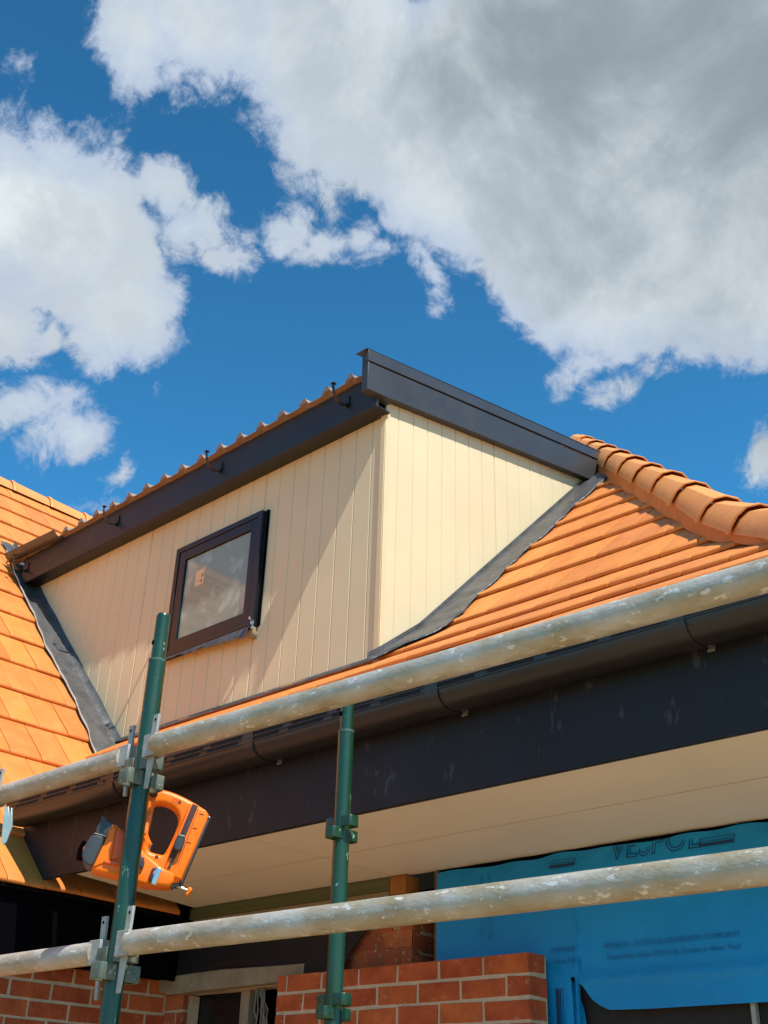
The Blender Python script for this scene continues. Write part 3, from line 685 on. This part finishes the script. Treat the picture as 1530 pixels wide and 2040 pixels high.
# lead flashing down the right side, dressed over the tile steps
def step_top(Y):
    for i in range(len(PROF)-1):
        if PROF[i][0] <= Y < PROF[i+1][0]:
            (d0, z0), (d1, z1) = PROF[i], PROF[i+1]; t = (Y-d0)/(d1-d0)
            return z0+(z1-z0)*t+.046*(1-t)+.014
    return zroof(Y)+.02
def tfrac(Y):
    for i in range(len(PROF)-1):
        if PROF[i][0] <= Y < PROF[i+1][0]: return 1-(Y-PROF[i][0])/(PROF[i+1][0]-PROF[i][0])
    return 0
bm = bmesh.new(); grid = []; Y = 3.90
while Y < 6.34:
    wd = min(1, max(.12, (Y-3.88)/.22))*(.205+.05*math.exp(-((Y-4.25)/.2)**2))+.012*sin(Y*11)+.05*tfrac(Y)
    fy = Y+0
    row = [Vector((DX0+.012, Y, zroof(Y)+.085)), Vector((DX0+.014, Y, zroof(Y)+.055))]
    for k in range(1, 10):
        t = k/9; xx = DX0+.014+wd*t
        h = max(step_top(Y), zroof(Y)+.046)*t+(zroof(Y)+.052)*(1-t)
        row.append(Vector((xx+random.uniform(-.003, .003), Y, h+.004+.005*sin(Y*23+t*5)*(1-t)+random.uniform(-.002, .002))))
    row.append(Vector((row[-1].x+.003, Y, row[-1].z-.009)))
    grid.append([bm.verts.new(p) for p in row]); Y += .027
for a, b in zip(grid, grid[1:]):
    for i in range(len(a)-1): bm.faces.new((a[i], a[i+1], b[i+1], b[i]))
link('side_flashing', bm, LEAD, dorm, smooth=True, angle=70)
# apron flashing under the front wall
bm = bmesh.new(); grid = []; x = DX0+.05
while x > -6.25:
    w_ = .004*sin(x*13)+.003*sin(x*41)
    grid.append([bm.verts.new(p) for p in ((x, 3.996, zroof(4)+.036), (x, 3.990, zroof(3.99)+.034+w_*.3), (x, 3.972+w_*.6, zroof(3.97)+.033+w_*.5), (x, 3.968+w_*.6, zroof(3.965)+.026+w_*.5))]); x -= .03
for a, b in zip(grid, grid[1:]):
    for i in range(3): bm.faces.new((a[i], a[i+1], b[i+1], b[i]))
link('apron_flashing', bm, LEAD, dorm, smooth=True)
# left flashing lying up the wing's tiles
bm = bmesh.new(); grid = []; u = 5.82
def wstep(u):
    t = ((u-5.02) % .2655)/.2655
    return zw(u)+.062-.010*t
while u < 8.05:
    e = 3.80-.05*math.exp(-((u-5.9)/.15)**2)+.008*sin(u*9)+.004*sin(u*31)+.07*max(0, u-6.9)
    row = []
    for k in range(9):
        t = k/8; Yk = 3.998+(e-3.998)*t
        row.append(Vector((-u, Yk, (wstep(u)*t+(zw(u)+.06)*(1-t))+.006+.004*sin(u*17+t*6)+random.uniform(-.002, .002))))
    row[0].z += .05; row.append(row[-1]+Vector((0, -.003, -.010)))
    grid.append([bm.verts.new(p) for p in row]); u += .03
for a, b in zip(grid, grid[1:]):
    for i in range(len(a)-1): bm.faces.new((a[i], a[i+1], b[i+1], b[i]))
link('valley_flashing', bm, LEAD, dorm, smooth=True, angle=70)
bm = bmesh.new(); pr = None; u = 5.82
while u < 7.95:                                                        # pale turned edge of the valley flashing
    e = 3.80-.05*math.exp(-((u-5.9)/.15)**2)+.008*sin(u*9)+.004*sin(u*31)+.07*max(0, u-6.9)
    c = [bm.verts.new((-u, e+.0, wstep(u)+.0115)), bm.verts.new((-u, e-.002, wstep(u)+.008)), bm.verts.new((-u, e-.003, wstep(u)-.003))]
    if pr:
        for i in range(2): bm.faces.new((pr[i], pr[i+1], c[i+1], c[i]))
    pr = c; u += .03
link('flashing_edge', bm, mat('pale_edge', (.55, .52, .45), .6), dorm)
# short gutter length left on the roof at the dormer's far end
sg = bmesh.new(); gpr = []
for i in range(9): t = pi*i/8; gpr.append((0, .058*cos(t), -.05*sin(t)))
gpr += [(a, b*.93, c*.93) for a, b, c in gpr[::-1]]
sweep(sg, gpr, (-7.72, 3.83, 5.615), (-7.02, 3.84, 5.60)); 
tag(link('gutter_offcut', sg, mat('offcut_paint', (.10, .085, .075), .4, 0, .3, 6), None, smooth=True, angle=35), 'short brown gutter offcut lying at the far left end of the dormer eave', 'gutter length')

# ------------------------------------------------------------------ membrane and cables under the eave
bm = bmesh.new(); pts = [(-5.17, 2.50), (-3.66, 2.50), (-3.70, 2.45), (-3.80, 2.36), (-3.87, 2.25), (-3.95, 2.24), (-4.2, 2.295), (-4.5, 2.315), (-4.8, 2.32), (-5.17, 2.31)]
prism(bm, [Vector((x, 3.895+.01*sin(x*5), z)) for x, z in pts], (0, .004, 0))
tag(link('plastic_membrane', bm, DARKM), 'black plastic membrane hanging beneath the old brick course above the lintel', 'membrane')
bm = bmesh.new()
for i in range(7):
    x = -4.50+random.uniform(-.02, .04); o_ = random.uniform(-.06, .06)
    path(bm, [(x+o_*math.sin(t*pi)*1.0+.03*t*i/3, 3.97+random.uniform(-.01, .01), 2.25-.42*t) for t in [k/12 for k in range(13)]], .0042, 6)
tag(link('cable_bundle', bm, CABLE, None, smooth=True), 'loose bundle of grey electrical cables hanging in the dark window opening', 'cables')

# ------------------------------------------------------------------ scaffold
def pressing(name, parent, cx, cy, z, dx, dy, r, m, k=.82):
    """bent V pressing welded to a standard; (dx,dy) is the side it stands on"""
    bm = bmesh.new(); o = Vector((cx, cy, z)); d = Vector((dx, dy, 0)); s = Vector((-dy, dx, 0)); h = Vector((0, 0, .025*k)); w = .031*k; out = r+.046*k; t = .0055
    P = lambda a, b: o+d*a+s*b-h
    prism(bm, [P(r*.55, -w), P(out-.006, -w), P(out, -w+.007), P(out, w-.007), P(out-.006, w), P(r*.55, w), P(r*.55, w-t), P(out-.009, w-t), P(out-t, w-.011), P(out-t, -w+.011), P(out-.009, -w+t), P(r*.55, -w+t)], h*2)
    return link(name, bm, m, parent, bevel=.0018)
def standard(loc, ztop, label, zs, r=.0262, lean=0, top_len=.15):
    t = thing('scaffold_standard', label, 'scaffold pole', loc, 'green scaffold standards')
    x, y, _ = loc
    bm = bmesh.new(); tube(bm, (x, y, 0), (x+lean*(ztop-top_len), y, ztop-top_len), r, 32); link('tube', bm, GREEN, t, smooth=True)
    bm = bmesh.new(); zb = ztop-top_len; q0 = Vector((x+lean*zb, y, zb))
    tube(bm, q0-Vector((0, 0, .02)), (x+lean*ztop, y, ztop-.008), r*.82, 28, cap=False); tube(bm, (x+lean*ztop, y, ztop-.008), (x+lean*ztop, y, ztop), r*.82, 28, r*.70)
    sp = link('spigot', bm, GREEN, t, smooth=True, angle=60)
    bm = bmesh.new(); n = Vector((.687, -.726, 0)); 
    hp = Vector((x+lean*ztop, y, ztop-.095))+(Vector((-.35, -.93, 0)).normalized())*r*.80
    tube(bm, hp, hp+Vector((-.35, -.93, 0)).normalized()*.0025, .0075, 14); link('pin_hole', bm, BLACK, sp)
    bm = bmesh.new(); tube(bm, q0-Vector((0, 0, .006)), q0+Vector((0, 0, .002)), r*1.03, 32); link('collar', bm, GREEN2, t, smooth=True)
    for z in zs:
        kk = .7 if 'rear' in label else .86
        for dx, dy, dz in ((1, 0, .025*kk), (-1, 0, .025*kk), (0, -1, -.025*kk), (0, 1, -.025*kk)):
            pressing('pressing', t, x+lean*z, y, z+dz, dx, dy, r, GREEN if 'rear' in label else GREENW, .66 if 'rear' in label else .84)
    bm = bmesh.new(); box(bm, (x-.075, y-.075, 0), (x+.075, y+.075, .012)); link('base_plate', bm, GREEN2, t, bevel=.002)
    return t
LX, LY = -2.652, 1.84
standard((LX, LY, 0), 2.985, 'front green scaffold standard, the tall one the orange nail gun hangs on', (.50, .995, 1.49, 1.987, 2.496), lean=.0)
standard((-2.428, 2.425, 0), 2.875, 'rear green scaffold standard standing close to the charcoal fascia, topped behind the upper rail', (.43, .93, 1.43, 1.927, 2.421), r=.0246, top_len=.15)
standard((-3.535, 1.84, 0), 2.56, 'left green scaffold standard at the picture edge that ends at the upper left rail', (.49, .985, 1.48, 1.975, 2.47), top_len=.05)
standard((-.22, 1.80, 0), 2.95, 'right green scaffold standard beyond the picture edge at the far end of the rails', (.49, .985, 1.48, 1.975, 2.47))
def ledger(xa, xb, z, y, label, r=.0300, ends=(1, 1), drop=.118, zb=None):
    za = z; zb = z if zb is None else zb
    t = thing('scaffold_ledger', label, 'scaffold rail', ((xa+xb)/2, y, z), 'galvanised scaffold ledgers')
    bm = bmesh.new(); n = 40; rings = []
    for i in range(n+1):
        x = xa+(xb-xa)*i/n; c = Vector((x, y, za+(zb-za)*i/n)); rr = r*(1+.004*sin(i*2.1))
        rings.append([bm.verts.new(c+Vector((0, cos(2*pi*k/36), sin(2*pi*k/36)))*rr) for k in range(36)])
    for a, b in zip(rings, rings[1:]):
        for k in range(36): bm.faces.new((a[k], a[(k+1) % 36], b[(k+1) % 36], b[k]))
    bm.faces.new(rings[0][::-1]); bm.faces.new(rings[-1])
    link('tube', bm, GALV, t, smooth=True, angle=50)
    for x, sg_, on in ((xa, -1, ends[0]), (xb, 1, ends[1])):
        if not on: continue
        z = za if x == xa else zb
        # two saddle cheeks round the tube end, then the wedge that drops into the pressing
        bm = bmesh.new(); e0, e1 = sorted((x-sg_*.012, x+sg_*.040))
        for yo in (-.0205, .0155): box(bm, (e0, y+yo, z-.033), (e1, y+yo+.005, z+.030))
        xf = x+sg_*.036; box(bm, (min(xf, xf+sg_*.005), y-.0155, z-.033), (max(xf, xf+sg_*.005), y+.0155, z+.030))
        link('end_saddle', bm, GALV2, t, bevel=.002)
        bm = bmesh.new(); xo = x+sg_*.018
        prism(bm, [Vector((xo-.012, y-.0045, z+.092)), Vector((xo+.012, y-.0045, z+.092)), Vector((xo+.012+sg_*.004, y-.0045, z-.03)), Vector((xo+.007+sg_*.010, y-.0045, z-drop)), Vector((xo-.005+sg_*.010, y-.0045, z-drop)), Vector((xo-.009+sg_*.006, y-.0045, z-.03))], (0, .008, 0))
        wd = link('wedge', bm, GALV2, t, bevel=.001)
        bm = bmesh.new(); tube(bm, (xo, y-.0053, z+.076), (xo, y+.0043, z+.076), .0042, 12); link('wedge_hole', bm, BLACK, wd)
    return t
ledger(LX+.102, -.22-.075, 2.549, 1.806, 'upper right galvanised rail running in front of the gutter, splashed with dried mortar on top', r=.0315, zb=2.509)
ledger(LX+.100, -.22-.075, 2.028, 1.806, 'lower right galvanised rail crossing in front of the blue wrap and brick pier', r=.0305, zb=2.006)
ledger(-3.535+.10, LX-.098, 2.558, 1.84, 'upper left galvanised rail ending at a hanging steel tongue by the left picture edge')
ledger(-3.535+.10, LX-.098, 2.022, 1.84, 'lower left galvanised rail crossing in front of the black eave board')
# the tongue of a clip that hangs over the upper left rail
tg = bmesh.new(); Pn = Vector((-3.30, 1.80, 2.5)); nn = Vector((.6, -.8, 0)).normalized()
prism(tg, [oP(x, y, Pn, nn) for x, y in ((9, 1608), (17, 1606), (19, 1625), (22, 1608), (24, 1610), (24, 1645), (19, 1658), (13, 1676), (7, 1683), (1, 1677), (4, 1655), (5, 1640))], -nn*.008)
tag(link('clip_tongue', tg, mat('zinc_green', (.50, .60, .55), .45, .5, .25, 20, bump=.002, bscale=60), None, bevel=.0015), 'pale zinc steel tongue hanging below the upper left rail at the picture edge', 'scaffold clip')

# ------------------------------------------------------------------ nail gun
gn = Vector((.80, -.60, 0)).normalized(); GP = Vector((LX, LY, 2.3))-gn*.085
gx = Vector((-gn.y, gn.x, 0)); gz = Vector((0, 0, 1))
gun = thing('nail_gun', 'orange and black cordless framing nail gun hanging behind the green scaffold pole', 'nail gun', tuple(GP))
def g2(x, y):                                   # outline given in a drawing of the tool, 4.636 units per photo pixel
    p = oP(130+x/4.636, 1520+y/4.636, GP, gn)-GP; return (p.dot(gx), p.dot(gz))
GM = Matrix((gx, gz, gn)).transposed().to_4x4(); GM.translation = GP
def gplate(name, polys, thick, lift, m, parent, bev=.004, smoothit=1, bsm=True):
    bm = plate([chaikin([g2(*p) for p in P], smoothit) if smoothit else [g2(*p) for p in P] for P in polys], max(thick/2-bev, .0005), bev)
    bmesh.ops.translate(bm, vec=(0, 0, lift), verts=bm.verts[:]); bmesh.ops.transform(bm, matrix=GM, verts=bm.verts[:])
    return link(name, bm, m, parent, smooth=True, angle=60)
hole = [(830, 395), (900, 392), (985, 425), (1035, 480), (1047, 560), (1020, 640), (985, 720), (935, 820), (910, 862), (850, 850), (780, 830), (765, 790), (800, 752), (775, 700), (762, 655), (778, 590), (800, 500), (815, 425)]
outer = [(770, 268), (870, 248), (1000, 285), (1110, 335), (1200, 385), (1300, 450), (1328, 495), (1270, 640), (1180, 860), (1080, 1110), (1010, 1135), (960, 1130), (880, 1090), (790, 1090), (700, 1080), (640, 990), (690, 860), (715, 720), (722, 620), (742, 480), (745, 380)]
body = gplate('handle_frame', [outer, hole], .048, .0, ORNG, gun, .013, 1)
gplate('magazine', [[(1150, 395), (1290, 455), (1322, 500), (1075, 1100), (1000, 1080), (905, 1010), (1010, 700)]], .066, .0, ORNG, gun, .007, 0)
gplate('magazine_slot', [[(1172, 405), (1222, 428), (1095, 730), (1008, 912), (955, 895), (1050, 700)]], .006, .0345, mat('slot_red', (.045, .006, .004), .6), gun, .0008, 0)
gplate('feed_strip', [[(1000, 880), (1018, 884), (962, 1006), (938, 996)]], .004, .0345, BLKP, gun, .0008, 0)
gplate('slot_rail', [[(1140, 560), (1158, 566), (1092, 720), (1074, 712)]], .006, .0385, BLKP, gun, .001, 0)
gplate('pusher', [[(1015, 735), (1045, 700), (1095, 705), (1105, 745), (1085, 800), (1068, 850), (1010, 850), (992, 810)]], .024, .045, BLKP, gun, .005, 1)
gplate('pusher_ring', [[(1040, 700), (1098, 712), (1100, 730), (1036, 716)]], .030, .044, mat('grey_plastic', (.2, .2, .21), .4), gun, .002, 0)
gplate('motor_housing', [[(440, 595), (470, 595), (520, 640), (560, 690), (700, 800), (740, 860), (830, 930), (900, 990), (1010, 1040), (1000, 1120), (960, 1165), (860, 1160), (730, 1150), (660, 1130), (490, 1075), (245, 1015), (265, 950), (330, 810), (385, 690)]], .078, .0, ORNG, gun, .010, 0)
gplate('housing_shoulder', [[(440, 600), (480, 630), (430, 930), (250, 1000), (345, 800)]], .088, .0, ORNG, gun, .006, 0)
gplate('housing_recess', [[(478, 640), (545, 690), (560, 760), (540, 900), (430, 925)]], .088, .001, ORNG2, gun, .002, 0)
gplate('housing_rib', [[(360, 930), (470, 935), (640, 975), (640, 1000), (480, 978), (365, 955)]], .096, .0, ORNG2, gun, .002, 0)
gplate('end_cap', [[(262, 985), (200, 968), (165, 925), (160, 870), (188, 790), (240, 705), (275, 685), (380, 712), (345, 800)]], .092, .0, BLKP, gun, .006, 0)
gplate('cap_horn', [[(275, 690), (300, 600), (328, 570), (345, 515), (372, 515), (395, 552), (458, 590), (440, 612), (385, 700)]], .06, .0, BLKP, gun, .005, 0)
gplate('cap_edge', [[(268, 684), (278, 680), (385, 704), (380, 716)]], .095, .0, mat('grey_edge', (.35, .35, .36), .3), gun, .002, 0)
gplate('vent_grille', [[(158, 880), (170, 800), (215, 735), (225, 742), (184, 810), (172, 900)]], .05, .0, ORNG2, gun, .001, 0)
bm = bmesh.new()
for k in range(12):
    t = k/11; p = g2(166+52*t*t, 900-165*t); c = GP+gx*p[0]+gz*p[1]
    box(bm, c-Vector((.004, .02, .0018)), c+Vector((.001, .02, .0018)))
link('vent_slots', bm, BLACK, gun)
gplate('trigger', [[(768, 825), (765, 770), (790, 742), (808, 748), (790, 780), (782, 825)]], .020, .0, mat('trigger_grey', (.18, .17, .16), .4, .3), gun, .003, 0)
gplate('nose_bar', [[(1312, 512), (1338, 520), (1085, 1118), (1062, 1128), (1050, 1105)]], .044, .0, BLKP, gun, .003, 0)
gplate('nose_guard', [[(1320, 505), (1340, 518), (1330, 532), (1314, 522)]], .050, .0, STEEL, gun, .002, 0)
gplate('nose_foot', [[(890, 1130), (990, 1120), (1060, 1120), (1050, 1150), (1000, 1150), (990, 1178), (975, 1152), (890, 1162)]], .04, .0, BLKP, gun, .002, 0)
gplate('belt_clip', [[(838, 1000), (890, 1012), (836, 1165), (788, 1152)]], .010, .052, STEEL, gun, .002, 0)
gplate('button', [[(800, 1030), (828, 1022), (838, 1045), (822, 1080), (795, 1075)]], .012, .049, mat('white_button', (.8, .72, .62), .4), gun, .003, 1)
gplate('dial', [[(690, 885), (725, 900), (735, 950), (722, 1000), (690, 1012), (665, 950)]], .012, .045, BLKP, gun, .004, 1)
gplate('handle_grip', [[(800, 470), (768, 600), (758, 670), (722, 700), (728, 600), (742, 490), (770, 488), (780, 466)]], .056, .0, mat('orange_grip', (.86, .25, .05), .6, 0, .1, 9, bump=.003, bscale=180), gun, .008, 1)
gplate('hang_ring', [[(790, 250), (830, 250), (860, 285), (850, 330), (815, 345), (780, 325), (770, 285)], [(800, 275), (785, 300), (800, 320), (825, 315), (830, 280)]], .058, .0, BLKP, gun, .004, 1)
bm = bmesh.new()
for (x, y, r_) in ((1052, 382, 17), (843, 886, 16), (985, 1072, 15)):
    p = g2(x, y); c = GP+gx*p[0]+gz*p[1]; tube(bm, c+gn*.010, c+gn*(.0246 if x != 985 else .0335), r_/4.636/FPX*3.4, 16)
link('screws', bm, mat('screw_recess', (.10, .02, .01), .5), gun, smooth=True, angle=40)
bm = bmesh.new(); a, b = g2(1010, 1135), g2(1140, 1188); tube(bm, GP+gx*a[0]+gz*a[1]+gn*.01, GP+gx*b[0]+gz*b[1]+gn*.01, .0035, 12); link('adjuster_rod', bm, STEEL, gun, smooth=True)
gplate('adjuster_knob', [[(1128, 1165), (1150, 1152), (1172, 1168), (1168, 1200), (1140, 1215), (1135, 1240), (1110, 1245), (1106, 1215), (1130, 1195)]], .026, .01, ORNG, gun, .006, 1)
bm = text_mesh('(O)', .016, GM @ Matrix.Translation((g2(975, 372)[0], g2(975, 372)[1], .0245)) @ Matrix.Rotation(radians(-18), 4, 'Z'), sx=.020); link('moulded_mark', bm, ORNG2, gun)
for a_, b_ in (((1225, 440), (1035, 960)), ((1140, 420), (930, 950))):
    gplate('magazine_seam', [[a_, (a_[0]+6, a_[1]+2), (b_[0]+6, b_[1]+2), b_]], .004, .0325, mat('seam_dark', (.30, .045, .003), .6), gun, .0006, 0)
for x_, y_ in ((1235, 490), (1175, 620), (1120, 750)):
    gplate('gauge_mark', [[(x_, y_), (x_+38, y_+10), (x_+37, y_+14), (x_-1, y_+4)]], .003, .0335, mat('seam_dark', (.30, .045, .003), .6), gun, .0005, 0)
gplate('nose_lever', [[(770, 1090), (800, 1010), (835, 1000), (815, 1110), (790, 1140)]], .02, .045, mat('slot_red', (.045, .006, .004), .6), gun, .002, 0)
bm = bmesh.new()                                                      # hook and cord holding the gun
p = g2(812, 290); c = GP+gx*p[0]+gz*p[1]
path(bm, [c+gx*(.022*sin(t*2*pi/12))+gz*(.016+.022*cos(t*2*pi/12))+gn*.01 for t in range(13)], .0035, 8)
path(bm, [c+gz*.036+gn*.01, c+gz*.055-gx*.004, c+gz*.075-gx*.012], .003, 8); link('hanging_hook', bm, BLKP, gun, smooth=True)
